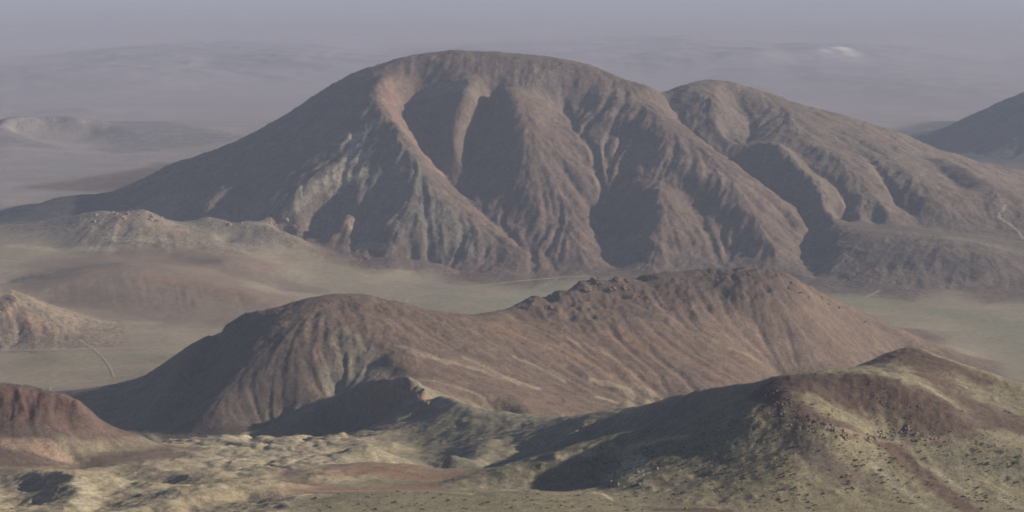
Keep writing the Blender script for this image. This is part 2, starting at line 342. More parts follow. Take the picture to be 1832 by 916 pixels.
# downhill-streaked noise, for both relief and colour
gv, gu = np.gradient(blur(Z, 3)); gv = gv/DV; gu = gu/DU; q = np.hypot(gv, gu) + 1e-6
di = (-gv/q*(DU/DV)); dj = (-gu/q)
SLOPE = q/DD
nz = np.random.default_rng(5).standard_normal((NV, NU)); nz = nz + 1.5*blur(np.random.default_rng(6).standard_normal((NV, NU)), 1)*2
i = II*0 + np.arange(NV)[:, None]; j = II*0 + np.arange(NU)[None, :]; acc = nz.copy(); 
for sgn in (1, -1):
    i = np.repeat(np.arange(NV, dtype=float)[:, None], NU, 1); j = np.repeat(np.arange(NU, dtype=float)[None], NV, 0)
    for s in range(14):
        k = np.clip(i+.5, 0, NV-1).astype(int)*NU + np.clip(j+.5, 0, NU-1).astype(int)
        i = i + sgn*di.ravel()[k]*1.4; j = j + sgn*dj.ravel()[k]*1.4
        k = np.clip(i+.5, 0, NV-1).astype(int)*NU + np.clip(j+.5, 0, NU-1).astype(int)
        acc += nz.ravel()[k]
STREAK = acc/acc.std()
Z = Z + STREAK*DD*0.00024*np.clip(SLOPE*2.2, 0, 1)*(0.1+RG)*np.clip((DD-1500)/1500+.35, 0, 1)
Z = Z + np.random.default_rng(9).standard_normal(Z.shape)*DD*0.00010*RG
Z = Z*(1-np.clip((DD-7800)/150, 0, 1))
print('streaks', round(time.time()-T0, 1))

def hit(px, py):
    """photo pixel -> (row, column, x, y, z) where the line of sight first meets the ground"""
    u, s = ray(px, py); j = (float(u)-U0)/DU
    col = bil(Z, np.arange(NV, dtype=float), np.full(NV, np.clip(j, 0, NU-1.01)))
    rz = H - np.exp(vs)*float(s); below = np.nonzero(rz <= col)[0]
    i = below[0] if len(below) else NV-1
    d = math.exp(vs[i]); return i, j, float(u)*d, d, float(col[i])

# ------------------------------------------------------------------ ground colours (soil and rock, with some shade and haze put in)
BASE = np.array([
 (.238,.210,.150),  # plain
 (.120,.085,.066),  # mountain
 (.128,.098,.076),  # peak
 (.146,.103,.074),  # ridge
 (.225,.198,.130),  # near hill
 (.122,.087,.068),  # red hill
 (.300,.252,.172),  # badlands
 (.190,.165,.120),  # knob
 (.190,.160,.122),  # crag
 (.185,.140,.105),  # dome
 (.185,.140,.100),  # outcrop
 (.048,.042,.044),  # low ridge, darkened to stand for the shade on its slope
 (.215,.190,.122),  # front ground
 (.240,.165,.112),  # red mound
 (.075,.070,.066),  # far dark hill
 (.155,.135,.135),  # distant low hill
])
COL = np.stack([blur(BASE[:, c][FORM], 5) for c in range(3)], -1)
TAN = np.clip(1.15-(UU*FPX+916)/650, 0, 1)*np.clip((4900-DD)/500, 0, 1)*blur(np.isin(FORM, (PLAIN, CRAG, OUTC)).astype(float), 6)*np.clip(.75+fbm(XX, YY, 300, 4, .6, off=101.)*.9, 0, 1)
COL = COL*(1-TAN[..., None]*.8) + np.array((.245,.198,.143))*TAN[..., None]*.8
f_ = (np.clip((DD-4900)/900, 0, 1)*blur((FORM == PLAIN).astype(float), 6))[..., None]; COL = COL*(1-f_) + np.array((.215,.185,.182))*f_  # far plain blends into the haze-tinted desert colour with distance
N1 = fbm(XX, YY, 160, 4, .6, off=21); N2 = fbm(XX, YY, 45, 4, .6, off=41); N3 = fbm(XX, YY, 420, 3, .5, off=61)
def paint(pts, width, colour, amount=1.0, soft=.6, rough=.5):
    """lay a soft-edged band of a soil colour on the ground along photo points"""
    g = [hit(*p)[:2] for p in pts]; g = np.array(g, float)
    if len(g) == 1: g = np.vstack([g, g + .01])
    du = g[:, 1]*DU; dv = g[:, 0]*DV; wv = width/FPX
    m = wv*2.2
    j0 = int(max(0, (du.min()-m)/DU)); j1 = int(min(NU, (du.max()+m)/DU+2)); i0 = int(max(0, (dv.min()-m)/DV)); i1 = int(min(NV, (dv.max()+m)/DV+2))
    if j1 <= j0 or i1 <= i0: return
    u = (np.arange(j0, j1)*DU)[None, :]; v = (np.arange(i0, i1)*DV)[:, None]; best = np.full((i1-i0, j1-j0), 9.)
    for a in range(len(g)-1):
        ax, ay, bx, by = du[a], dv[a], du[a+1], dv[a+1]; L = (bx-ax)**2+(by-ay)**2+1e-12
        t = np.clip(((u-ax)*(bx-ax)+(v-ay)*(by-ay))/L, 0, 1)
        best = np.minimum(best, np.hypot(u-ax-t*(bx-ax), v-ay-t*(by-ay)))
    s = (slice(i0, i1), slice(j0, j1))
    e = best/wv + rough*(N2[s]*.9 + STREAK[s]*.12 + N1[s]*.4)
    wgt = np.clip((1-e)/soft + .5, 0, 1); wgt = wgt*wgt*(3-2*wgt)*amount
    COL[s] = COL[s]*(1-wgt[..., None]) + np.array(colour)*wgt[..., None]
PALE = (.30,.27,.20); CREAM = (.44,.385,.27); GREEN = (.165,.165,.115); REDD = (.20,.112,.078); DARK = (.085,.065,.055); PINK = (.24,.150,.115); GREY = (.125,.11,.10); OLIVE = (.175,.165,.105)
exec_paint = []
def strokes():
    # great mountain
    paint([(700,160),(715,210),(745,260),(790,310)], 26, PINK, .6)
    r_ = random.Random(4)
    for k in range(64):
        t = r_.random(); x = 490+165*t+r_.gauss(0, 14); y = 385-105*t+r_.gauss(0, 13)-(20 if t > .8 else 0)
        paint([(x, y), (x+r_.uniform(4, 16), y-r_.uniform(6, 18))], r_.uniform(2.5, 6.5), (.31,.27,.205), .85, .6, .7)
    paint([(650,310),(620,320)], 9, CREAM, .7, .6, 1.2); paint([(600,250),(680,215)], 7, PALE, .4); paint([(770,160),(840,155)], 18, PALE, .35)
    paint([(700,320),(760,400),(800,450)], 60, (.155,.145,.115), .7, 1.); paint([(740,357),(795,362)], 9, DARK, .8)
    paint([(620,400),(640,410)], 12, (.26,.18,.13), .8); paint([(640,440),(700,445)], 7, PALE, .7); paint([(1500,535),(1700,560),(1832,600)], 40, (.200,.200,.130), .7, 1.); paint([(780,530),(900,545),(1000,505)], 22, (.200,.205,.140), .7, 1.)
    paint([(950,150),(1100,180)], 50, (.165,.128,.104), .7); paint([(1090,260),(1200,300)], 30, (.20,.145,.115), .6)
    paint([(700,474),(800,476)], 16, (.120,.090,.078), .9, .5, .2)
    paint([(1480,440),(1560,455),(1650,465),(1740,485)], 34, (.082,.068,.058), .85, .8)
    paint([(1640,420),(1832,450)], 26, (.16,.14,.105), .7); paint([(1240,300),(1330,330)], 25, (.20,.14,.11), .5)
    # left plain and crags
    paint([(20,440),(110,448),(200,446)], 12, PALE, .8, .8); paint([(190,428),(300,432)], 10, PALE, .7); paint([(205,400),(330,415)], 22, (.235,.175,.13), .7)
    paint([(260,500),(330,508),(430,530)], 20, (.20,.125,.088), .6, 1.2); paint([(110,525),(220,535)], 20, (.140,.105,.082), .5, 1.2)
    paint([(360,470),(470,500),(560,520)], 30, (.165,.125,.10), .7); paint([(30,570),(80,590)], 22, (.25,.165,.115), .8); paint([(0,545),(14,535)], 14, DARK, .9)
    paint([(180,575),(280,578)], 12, PALE, .5); paint([(0,626),(120,626),(300,622)], 5, PALE, .6); paint([(60,650),(300,640)], 40, OLIVE, .5)
    # middle ridge
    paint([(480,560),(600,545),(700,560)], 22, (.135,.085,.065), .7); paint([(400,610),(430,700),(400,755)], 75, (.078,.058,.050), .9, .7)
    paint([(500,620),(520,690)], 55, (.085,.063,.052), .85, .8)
    paint([(620,610),(650,650),(700,680)], 34, (.185,.165,.120), .85, .9); paint([(590,680),(640,690)], 24, (.17,.155,.12), .8)
    for a, b, wd, am in (((735,630),(960,695),9,.7),((830,640),(930,690),6,.6),((1060,680),(1190,718),8,.8),((920,640),(1010,683),5,.6),((1000,600),(1120,650),7,.4),((1130,690),(1195,716),8,.9),((1070,712),(1100,720),6,.9),((720,620),(800,650),8,.7),((760,680),(880,712),10,.5),((1350,600),(1480,650),6,.35),((1250,600),(1380,660),6,.35)):
        paint([a, ((a[0]+b[0])/2, (a[1]+b[1])/2-2), b], wd, (.29,.235,.165), am, 1., .5)
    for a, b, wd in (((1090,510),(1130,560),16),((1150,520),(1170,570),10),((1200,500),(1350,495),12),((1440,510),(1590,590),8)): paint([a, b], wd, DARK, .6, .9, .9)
    for a, b, wd in (((900,590),(1150,680),30),((1100,600),(1300,680),28)): paint([a, b], wd, (.190,.122,.080), .6, 1.)
    paint([(1250,560),(1450,640)], 40, (.165,.115,.088), .6, 1.); paint([(1150,620),(1290,690)], 9, (.11,.08,.065), .5)
    # knob
    paint([(755,705),(765,735)], 9, (.27,.17,.12), .9); paint([(780,720),(900,745),(1050,742)], 10, PALE, .5)
    paint([(480,770),(560,730)], 16, (.15,.145,.12), .8)
    # near hill
    paint([(1400,690),(1500,700),(1620,720),(1700,760)], 56, (.098,.066,.052), .95, 1.2, .8); paint([(1630,640),(1700,700),(1832,770)], 46, (.098,.066,.052), .9, 1.3, .8)
    paint([(1400,720),(1450,745),(1510,768)], 24, (.105,.075,.058), .85, 1.2, .8); paint([(1395,682),(1450,676),(1512,676),(1560,690)], 26, (.092,.062,.050), .95, 1.1, .7); paint([(1570,648),(1632,630),(1690,652),(1760,680)], 26, (.100,.068,.054), .95, 1.1, .7)
    paint([(1600,700),(1680,720),(1760,760)], 40, (.100,.068,.054), .8, 1.2, .8); paint([(1365,700),(1390,730)], 26, (.092,.066,.054), .8, 1.2, .8)
    paint([(1740,662),(1832,705)], 12, (.165,.120,.078), .6, .8); paint([(1560,650),(1600,665)], 20, (.10,.075,.062), .7)
    paint([(1580,790),(1660,860),(1740,916)], 20, (.128,.084,.062), .9, .7); paint([(1440,800),(1560,870)], 22, (.125,.095,.075), .6, 1.)
    paint([(1385,740),(1450,800),(1500,860)], 26, (.115,.095,.078), .7, .9)
    paint([(1560,830),(1620,880),(1670,916)], 8, PALE, .9, .8); paint([(1650,830),(1730,880)], 6, PALE, .8); paint([(1790,890),(1832,912)], 8, PALE, .8)
    paint([(1480,765),(1560,785),(1690,785)], 7, (.27,.21,.16), .7, 1., 1.2)
    paint([(1150,830),(1300,860),(1420,890)], 60, (.195,.180,.120), .7, 1.); paint([(1120,815),(1140,850)], 16, CREAM, .8, .8, .9); paint([(1700,820),(1832,850)], 30, (.165,.155,.108), .8, 1.)
    # red hill on the left
    paint([(0,740),(100,755),(190,775)], 26, (.145,.085,.066), .7); paint([(20,795),(110,812)], 22, (.31,.215,.155), .9, .7); paint([(0,715),(120,730)], 20, (.175,.090,.066), .7)
    paint([(120,800),(240,800),(330,805)], 22, (.235,.195,.13), .8, 1.2); paint([(0,838),(80,838),(150,826)], 12, (.225,.175,.12), .7, 1.2)
    # badlands
    for p, wd, am in (([(260,772),(420,785)], 7, .7), ([(330,868),(400,872)], 12, .9), ([(140,860),(160,916)], 22, .9), ([(190,850),(260,884),(320,890)], 9, .8), ([(560,878),(700,878),(840,884)], 6, .8), ([(480,800),(660,796)], 6, .8), ([(440,775),(430,785)], 8, .8), ([(900,775),(960,745)], 9, .5), ([(30,890),(110,886)], 8, .6),
                      ([(1060,880),(1095,895)], 4, .9), ([(940,877),(1060,884)], 3, .8), ([(1090,735),(1130,738)], 6, .6), ([(270,836),(320,842)], 5, .8), ([(400,800),(560,830)], 6, .5)):
        paint(p, wd, CREAM, am, .9, .8)
    paint([(150,868),(185,890)], 16, CREAM, .7, 1., 1.); paint([(980,825),(1085,802),(1150,795),(1230,780)], 10, CREAM, .7, 1., 1.); paint([(1095,850),(1135,860),(1150,825)], 11, (.48,.41,.27), .7, .8, 1.2)
    paint([(560,850),(680,840),(770,855)], 16, (.235,.130,.082), .8); paint([(800,800),(860,840)], 30, (.15,.14,.105), .6)
    paint([(1180,912),(1300,916)], 12, (.12,.08,.055), .8)
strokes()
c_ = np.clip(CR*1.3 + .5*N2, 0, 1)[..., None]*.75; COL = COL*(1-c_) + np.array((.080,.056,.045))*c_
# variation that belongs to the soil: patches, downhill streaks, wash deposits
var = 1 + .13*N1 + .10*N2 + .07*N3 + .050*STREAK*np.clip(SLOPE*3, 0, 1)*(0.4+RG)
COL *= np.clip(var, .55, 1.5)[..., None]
wash = np.clip((FL-2.6)/2.2, 0, 1)*.22
COL = COL*(1-wash[..., None]) + np.array((.21,.18,.14))*wash[..., None]
rock = np.clip((SLOPE-.62)*2.2 + .5*N2, 0, 1)[..., None]*.45
COL = COL*(1-rock) + np.array(DARK)*1.15*rock
warm = (N3*.06)[..., None]*np.array((1, 0, -1)); COL = np.clip(COL*(1+warm), .02, .7)
print('colours', round(time.time()-T0, 1))

# ------------------------------------------------------------------ materials
def soil(name, s1, s2, bump, k=1.0):
    m = bpy.data.materials.new(name); m.use_nodes = True; n = m.node_tree; L = n.links
    b = n.nodes['Principled BSDF']; b.inputs['Roughness'].default_value = .95; b.inputs['Specular IOR Level'].default_value = .12
    at = n.nodes.new('ShaderNodeAttribute'); at.attribute_name = 'soil'
    ge = n.nodes.new('ShaderNodeNewGeometry')
    def noise(scale, det):
        t = n.nodes.new('ShaderNodeTexNoise'); t.inputs['Scale'].default_value = scale; t.inputs['Detail'].default_value = det; t.inputs['Roughness'].default_value = .62
        L.new(ge.outputs['Position'], t.inputs['Vector']); return t
    a, c = noise(s1, 6), noise(s2, 5)
    r = n.nodes.new('ShaderNodeMapRange'); r.inputs['From Min'].default_value = .3; r.inputs['From Max'].default_value = .7; r.inputs['To Min'].default_value = 1-.28*k; r.inputs['To Max'].default_value = 1+.28*k
    r2 = n.nodes.new('ShaderNodeMapRange'); r2.inputs['From Min'].default_value = .32; r2.inputs['From Max'].default_value = .68; r2.inputs['To Min'].default_value = 1-.34*k; r2.inputs['To Max'].default_value = 1+.3*k
    L.new(a.outputs['Fac'], r.inputs['Value']); L.new(c.outputs['Fac'], r2.inputs['Value'])
    mu = n.nodes.new('ShaderNodeMath'); mu.operation = 'MULTIPLY'; L.new(r.outputs[0], mu.inputs[0]); L.new(r2.outputs[0], mu.inputs[1])
    vm = n.nodes.new('ShaderNodeVectorMath'); vm.operation = 'SCALE'; L.new(at.outputs['Color'], vm.inputs[0]); L.new(mu.outputs[0], vm.inputs['Scale'])
    L.new(vm.outputs[0], b.inputs['Base Color'])
    bp = n.nodes.new('ShaderNodeBump'); bp.inputs['Strength'].default_value = 1.0; bp.inputs['Distance'].default_value = bump
    ad = n.nodes.new('ShaderNodeMath'); ad.operation = 'ADD'; L.new(a.outputs['Fac'], ad.inputs[0]); L.new(c.outputs['Fac'], ad.inputs[1])
    L.new(ad.outputs[0], bp.inputs['Height']); L.new(bp.outputs[0], b.inputs['Normal'])
    return m
def plain_mat(name, col, var=.25, scale=1.0):
    m = bpy.data.materials.new(name); m.use_nodes = True; n = m.node_tree; L = n.links
    b = n.nodes['Principled BSDF']; b.inputs['Roughness'].default_value = .95; b.inputs['Specular IOR Level'].default_value = .1
    t = n.nodes.new('ShaderNodeTexNoise'); t.inputs['Scale'].default_value = scale; t.inputs['Detail'].default_value = 5
    ge = n.nodes.new('ShaderNodeNewGeometry'); L.new(ge.outputs['Position'], t.inputs['Vector'])
    r = n.nodes.new('ShaderNodeValToRGB'); r.color_ramp.elements[0].position = .3; r.color_ramp.elements[1].position = .7
    r.color_ramp.elements[0].color = tuple(c*(1-var) for c in col)+(1,); r.color_ramp.elements[1].color = tuple(min(1, c*(1+var)) for c in col)+(1,)
    L.new(t.outputs['Fac'], r.inputs[0]); L.new(r.outputs[0], b.inputs['Base Color']); return m
M_FAR = soil('mountain soil and rock', 1/45, 1/9, 2.6, .9)
M_PLAIN = soil('valley floor soil', 1/120, 1/14, .5, .45)
M_MID = soil('ridge soil and rock', 1/22, 1/4.5, 1.1)
M_NEAR = soil('near soil and stones', 1/9, 1/2.2, .5)

def finish(name, me, mat, label=None, cat=None, group=None, kind=None):
    if mat: me.materials.append(mat)
    o = bpy.data.objects.new(name, me); sc.collection.objects.link(o)
    if label: o['label'] = label
    if cat: o['category'] = cat
    if group: o['group'] = group
    if kind: o['kind'] = kind
    return o
def sheet(name, mask, mat, label):
    """the faces of the height field that belong to one landform, as one mesh"""
    fi, fj = np.nonzero(mask)
    if len(fi) == 0: return
    quads = np.stack([fi*NU+fj, fi*NU+fj+1, (fi+1)*NU+fj+1, (fi+1)*NU+fj], 1)
    used, inv = np.unique(quads, return_inverse=True); inv = inv.reshape(-1)
    me = bpy.data.meshes.new(name); nv, nf = len(used), len(quads)
    me.vertices.add(nv); me.loops.add(nf*4); me.polygons.add(nf)
    co = np.stack([XX.ravel()[used], YY.ravel()[used], Z.ravel()[used]], 1).astype(np.float32)
    me.vertices.foreach_set('co', co.ravel()); me.loops.foreach_set('vertex_index', inv.astype(np.int32))
    me.polygons.foreach_set('loop_start', np.arange(0, nf*4, 4, dtype=np.int32)); me.polygons.foreach_set('loop_total', np.full(nf, 4, np.int32))
    me.polygons.foreach_set('use_smooth', np.ones(nf, bool))
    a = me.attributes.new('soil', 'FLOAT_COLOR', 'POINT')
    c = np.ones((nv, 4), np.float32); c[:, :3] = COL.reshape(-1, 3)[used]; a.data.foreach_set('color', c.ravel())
    me.update(); return finish(name, me, mat, label, None, None, 'structure')
FF = FORM[:-1, :-1]
for form, name, mat, label in (
    (PLAIN, 'valley_floor', M_PLAIN, 'flat pale green desert valley floor between the brown ridges'),
    (MTN, 'mountain', M_FAR, 'great dome-shaped brown mountain with a dark shaded left flank'),
    (PEAK, 'mountain_shoulder', M_FAR, 'lower brown peak and aprons joined to the right of the great mountain'),
    (RIDGE, 'ridge', M_MID, 'red-brown double ridge with pale downhill streaks across the middle'),
    (NEAR, 'near_hill', M_NEAR, 'near hill with brown rocky top and pale shrubby green slopes at right'),
    (RED, 'red_hill', M_NEAR, 'rust red hill with a cliffed top at the left edge'),
    (BAD, 'badlands', M_NEAR, 'pale eroded hummocks and hollows in the lower left'),
    (KNOB, 'knob', M_NEAR, 'small knob with a black shaded face below the red-brown ridge'),
    (CRAG, 'crag_hill', M_FAR, 'low pinkish hill with a crumbled rocky top left of the great mountain'),
    (DOME, 'red_dome', M_PLAIN, 'low reddish dome on the left of the valley floor'),
    (OUTC, 'outcrop_hill', M_FAR, 'small pale orange hill with a dark rock top at the left edge'),
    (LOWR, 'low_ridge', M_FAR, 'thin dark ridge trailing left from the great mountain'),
    (PLAT, 'near_ground', M_NEAR, 'olive ground with a pale broken edge along the bottom'),
    (HILL, 'dark_hill', M_FAR, 'dark blue-grey hill rising beyond the apron at the right edge'),
    (LOWH, 'low_hill', M_FAR, 'faint low hill far out on the plain at the left edge'),
    (MOUND, 'red_mound', M_NEAR, 'smooth orange-red mound at the bottom centre')):
    sheet(name, FF == form, mat, label)

# ------------------------------------------------------------------ far desert and side ground
def fan(name, ua, va, zfun, cfun, mat, label, keep=None):
    A_, B_ = np.meshgrid(ua, va); D_ = np.exp(B_); X_ = A_*D_; Y_ = D_; z = zfun(A_, B_, X_, Y_); c3 = cfun(A_, B_, X_, Y_, z)
    nu, nv = len(ua), len(va); fi, fj = np.meshgrid(np.arange(nv-1), np.arange(nu-1), indexing='ij'); fi = fi.ravel(); fj = fj.ravel()
    if keep is not None:
        k = keep(A_, B_)[:-1, :-1].ravel(); fi, fj = fi[k], fj[k]
    quads = np.stack([fi*nu+fj, fi*nu+fj+1, (fi+1)*nu+fj+1, (fi+1)*nu+fj], 1)
    me = bpy.data.meshes.new(name); me.vertices.add(nu*nv); me.loops.add(len(quads)*4); me.polygons.add(len(quads))
    me.vertices.foreach_set('co', np.stack([X_, Y_, z], -1).astype(np.float32).ravel()); me.loops.foreach_set('vertex_index', quads.astype(np.int32).ravel())
    me.polygons.foreach_set('loop_start', np.arange(0, len(quads)*4, 4, dtype=np.int32)); me.polygons.foreach_set('loop_total', np.full(len(quads), 4, np.int32))
    me.polygons.foreach_set('use_smooth', np.ones(len(quads), bool))
    a = me.attributes.new('soil', 'FLOAT_COLOR', 'POINT'); c = np.ones((nu*nv, 4), np.float32); c[:, :3] = c3.reshape(-1, 3); a.data.foreach_set('color', c.ravel())
    me.update(); return finish(name, me, mat, label, None, None, 'structure')
M_DIST = soil('haze-tinted desert soil', 1/600, 1/160, 2, .22)
def seg(X, Y, a, b):
    ax, ay = a; bx, by = b; L = (bx-ax)**2+(by-ay)**2; t = np.clip(((X-ax)*(bx-ax)+(Y-ay)*(by-ay))/L, 0, 1)
    return np.hypot(X-ax-t*(bx-ax), Y-ay-t*(by-ay)), t
FAR_R = []
def far_pt(px, py, z=0):
    u, s = ray(px, py); d = (H-z)/float(s); return float(u)*d, d
def far_range(p, q, h, w_): FAR_R.append((far_pt(*p), far_pt(*q), h, w_))
far_range((-20,213),(150,207), 75, 420)
far_range((140,140),(330,110), 150, 1000); far_range((360,100),(560,120), 190, 1100); far_range((300,120),(420,95), 190, 1000)
far_range((1000,100),(1200,84), 170, 1300); far_range((1240,66),(1330,56), 60, 1800); far_range((1280,110),(1470,98), 190, 1000); far_range((1480,130),(1680,160), 90, 900); far_range((1590,208),(1640,210), 22, 200)
far_range((600,66),(800,58), 40, 2200); far_range((0,66),(200,58), 40, 2200)
def far_z(A_, B_, X_, Y_):
    z = np.zeros_like(X_)
    for a, b, h, w_ in FAR_R:
        d, t = seg(X_, Y_, a, b)
        z = np.maximum(z, .34*h*np.exp(-(d/w_)**2)*(1 + .55*fbm(X_, Y_, w_*1.1, 5, .55, True, 5.)) - h*.12)
    z = z + np.clip((Y_-8000)/6000, 0, 1)*(5*fbm(X_, Y_, 2500, 4, .5))
    return z*np.clip((Y_-8000)/350, 0, 1)
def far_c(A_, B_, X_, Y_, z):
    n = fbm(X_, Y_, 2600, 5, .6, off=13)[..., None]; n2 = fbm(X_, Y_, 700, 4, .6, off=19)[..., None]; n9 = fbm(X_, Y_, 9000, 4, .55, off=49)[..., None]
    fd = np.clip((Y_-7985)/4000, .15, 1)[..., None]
    c = np.array((.228,.196,.205))*(1+(.13*n+.05*n2+.20*n9)*fd) + 0*X_[..., None]  # pale lavender base: haze tint put into the desert colour
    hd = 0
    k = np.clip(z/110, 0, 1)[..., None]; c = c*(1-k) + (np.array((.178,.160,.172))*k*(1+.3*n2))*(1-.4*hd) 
    for (px, py), r, am in (((1503,103),.17,.7),((1522,107),.16,.4),((1478,107),.12,.3)):
        hx, hy = far_pt(px, py); e = np.hypot((X_-hx)/420/r, (Y_-hy)/900/r) + .9*n2[..., 0]; g = np.clip(1.3-e, 0, 1)[..., None]*am
        c = c*(1-g) + np.array((.80,.77,.70))*g
    return np.clip(c, .03, .85)
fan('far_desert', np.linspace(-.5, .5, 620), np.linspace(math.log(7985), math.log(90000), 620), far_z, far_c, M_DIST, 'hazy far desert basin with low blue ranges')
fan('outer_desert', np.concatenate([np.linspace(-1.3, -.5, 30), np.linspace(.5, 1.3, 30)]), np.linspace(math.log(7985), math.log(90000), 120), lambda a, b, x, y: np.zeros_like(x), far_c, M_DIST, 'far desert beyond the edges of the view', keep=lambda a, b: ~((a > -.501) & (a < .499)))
ZSM = blur(Z, 12); CSM = np.stack([blur(COL[..., c], 14) for c in range(3)], -1)
def side_w(A_, B_):
    du = np.maximum(np.abs(A_)-abs(U0), 0); dv = np.maximum(V0-B_, 0); return np.hypot(du, dv)
def side_z(A_, B_, X_, Y_):
    i = (B_-V0)/DV; j = (A_-U0)/DU; t = side_w(A_, B_); w1 = np.exp(-t/.012); w2 = np.clip(t/.12, 0, 1); w2 = w2*w2*(3-2*w2)
    z = bil(Z, i, j)*w1 + bil(ZSM, i, j)*(1-w1)
    far = np.clip(1-(DD_ := np.exp(B_))/7000, 0, 1)
    gen = 12 + 390*np.clip((3000-DD_)/1750, 0, 1) + (22*fbm(X_, Y_, 620, 5, .5, True, 4.) + 18)*(.3+far)
    return z*(1-w2) + gen*w2 + 2.2*fbm(X_, Y_, 70, 4, .55, True)*(1-w1)
def side_c(A_, B_, X_, Y_, z):
    i = (B_-V0)/DV; j = (A_-U0)/DU; t = side_w(A_, B_); w1 = np.exp(-t/.008)[..., None]; w2 = np.clip(t/.1, 0, 1)[..., None]
    n = fbm(X_, Y_, 260, 5, .6)[..., None]; n3 = fbm(X_, Y_, 900, 3, .6, off=31)[..., None]
    e = np.stack([bil(COL[..., c], i, j) for c in range(3)], -1)*w1 + np.stack([bil(CSM[..., c], i, j) for c in range(3)], -1)*(1-w1)
    g = np.array((.190,.160,.115))*(1+.2*n) + n3*np.array((.03,.005,-.005))
    return np.clip(e*(1-w2) + g*w2, .03, .8)
for sgn, nm in ((-1, 'left'), (1, 'right')):
    ua = abs(U0 if sgn < 0 else us[-1]) + np.concatenate([[0], .0016*(1.085**np.arange(1, 50)-1)/.085]); ua = ua if sgn > 0 else -ua[::-1]
    fan('side_ground', ua, vs[::2] if NV % 2 else np.append(vs[::2], vs[-1]), side_z, side_c, M_FAR, 'desert slopes beyond the %s edge of the view' % nm)
def near_z(A_, B_, X_, Y_):
    z0 = side_z(A_, B_, X_, Y_); t = np.clip(1-Y_/np.exp(V0), 0, 1)**1.7; return z0*(1-t) + (H-8)*t
fan('slope_below_viewpoint', np.concatenate([-np.geomspace(1.3, .362, 24), us[::2], np.geomspace(.362, 1.3, 24)]), np.concatenate([np.linspace(math.log(60), V0-.01, 150), [V0+.0005]]), near_z, side_c, M_NEAR, 'mountain slope falling away below the viewpoint')
build_haze()
print('terrain', round(time.time()-T0, 1))

# ------------------------------------------------------------------ dirt tracks, laid on the ground
M_TRACK = plain_mat('dusty track', (.27, .235, .18), .12, .2)
def zat(x, y):
    return float(bil(Z, np.array([(math.log(y)-V0)/DV]), np.array([(x/y-U0)/DU]))[0])
def track(label, width, *pp):
    P2 = []
    for (x0, y0), (x1, y1) in zip(pp[:-1], pp[1:]):
        n = max(2, int(math.hypot(x1-x0, y1-y0)/4))
        for k in range(n): P2.append((x0+(x1-x0)*k/n, y0+(y1-y0)*k/n))
    P2.append(pp[-1]); G = [hit(*p)[2:4] for p in P2]
    for _ in range(3): G = [G[0]] + [((a[0]+b[0]+c[0])/3, (a[1]+b[1]+c[1])/3) for a, b, c in zip(G[:-2], G[1:-1], G[2:])] + [G[-1]]
    v = []; f = []
    r_ = random.Random(len(P2))
    for k, g in enumerate(G):
        a, b = G[max(0, k-1)], G[min(len(G)-1, k+1)]; tx, ty = b[0]-a[0], b[1]-a[1]; L = math.hypot(tx, ty)+1e-6; nx, ny = -ty/L, tx/L
        w_ = width*(.8+.4*r_.random())
        for q in (-.5, -.17, .17, .5):
            x, y = g[0]+nx*w_*q, g[1]+ny*w_*q; v.append((x, y, zat(x, y) + (.55 if abs(q) < .3 else .25)))
    for k in range(len(G)-1):
        for q in range(3): f.append((4*k+q, 4*k+q+1, 4*k+5+q, 4*k+4+q))
    me = bpy.data.meshes.new('dirt_track'); me.from_pydata(v, [], f); me.update(); finish('dirt_track', me, M_TRACK, label, kind='structure')
track('pale dirt track curving across the valley floor behind the middle ridge', 8, (712,540),(735,532),(780,522),(850,512),(930,503),(1000,497),(1058,494))
track('pale dirt track winding down the far apron at the right edge', 9, (1800,368),(1794,378),(1782,388),(1795,396),(1812,405),(1824,418),(1831,428))
track('long pale track along the left valley floor', 6, (2,628),(90,628),(160,624),(240,622),(318,622))
track('pale track dropping towards the left end of the middle ridge', 5, (140,608),(168,626),(188,645),(200,664),(203,676))
track('faint straight track low on the left valley floor', 5, (70,698),(110,688),(170,680),(236,671))
track('short pale track at the foot of the dark bench', 6, (1548,533),(1562,525),(1574,521))

# ------------------------------------------------------------------ rocks: each one a thing
from mathutils import noise as mnoise
import bmesh
def rock_mesh(name, seed, tall, mat):
    r = random.Random(seed); bm = bmesh.new(); bmesh.ops.create_icosphere(bm, subdivisions=2, radius=1)
    off = Vector((r.random()*50, r.random()*50, r.random()*50))
    for v in bm.verts:
        c = v.co.copy(); n = mnoise.noise(c*1.3+off)*.55 + mnoise.noise(c*3.1+off)*.25
        v.co = Vector((c.x*(1+n), c.y*(1+n)*.85, (c.z*(1+n*.7))*tall))
        if v.co.z < 0: v.co.z *= .35; 
        v.co.z -= .1
    for f in bm.faces: f.smooth = False
    me = bpy.data.meshes.new(name); bm.to_mesh(me); bm.free(); me.materials.append(mat); return me
M_PALE = plain_mat('pale rock', (.27,.215,.165), .25, .6); M_BROWN = plain_mat('dark brown rock', (.125,.088,.068), .3, .4)
M_REDR = plain_mat('red rock', (.20,.115,.085), .3, .4); M_TAN = plain_mat('tan rock', (.23,.165,.125), .25, .3)
ROCKS = {k: [rock_mesh(k, 31*q+len(k), t, m) for q in range(4)] for k, t, m in (('rock_spire', 1.7, M_PALE), ('boulder', .9, M_BROWN), ('rock_pinnacle', 2.0, M_REDR), ('rock_outcrop', 1.0, M_TAN))}
rr = random.Random(12)
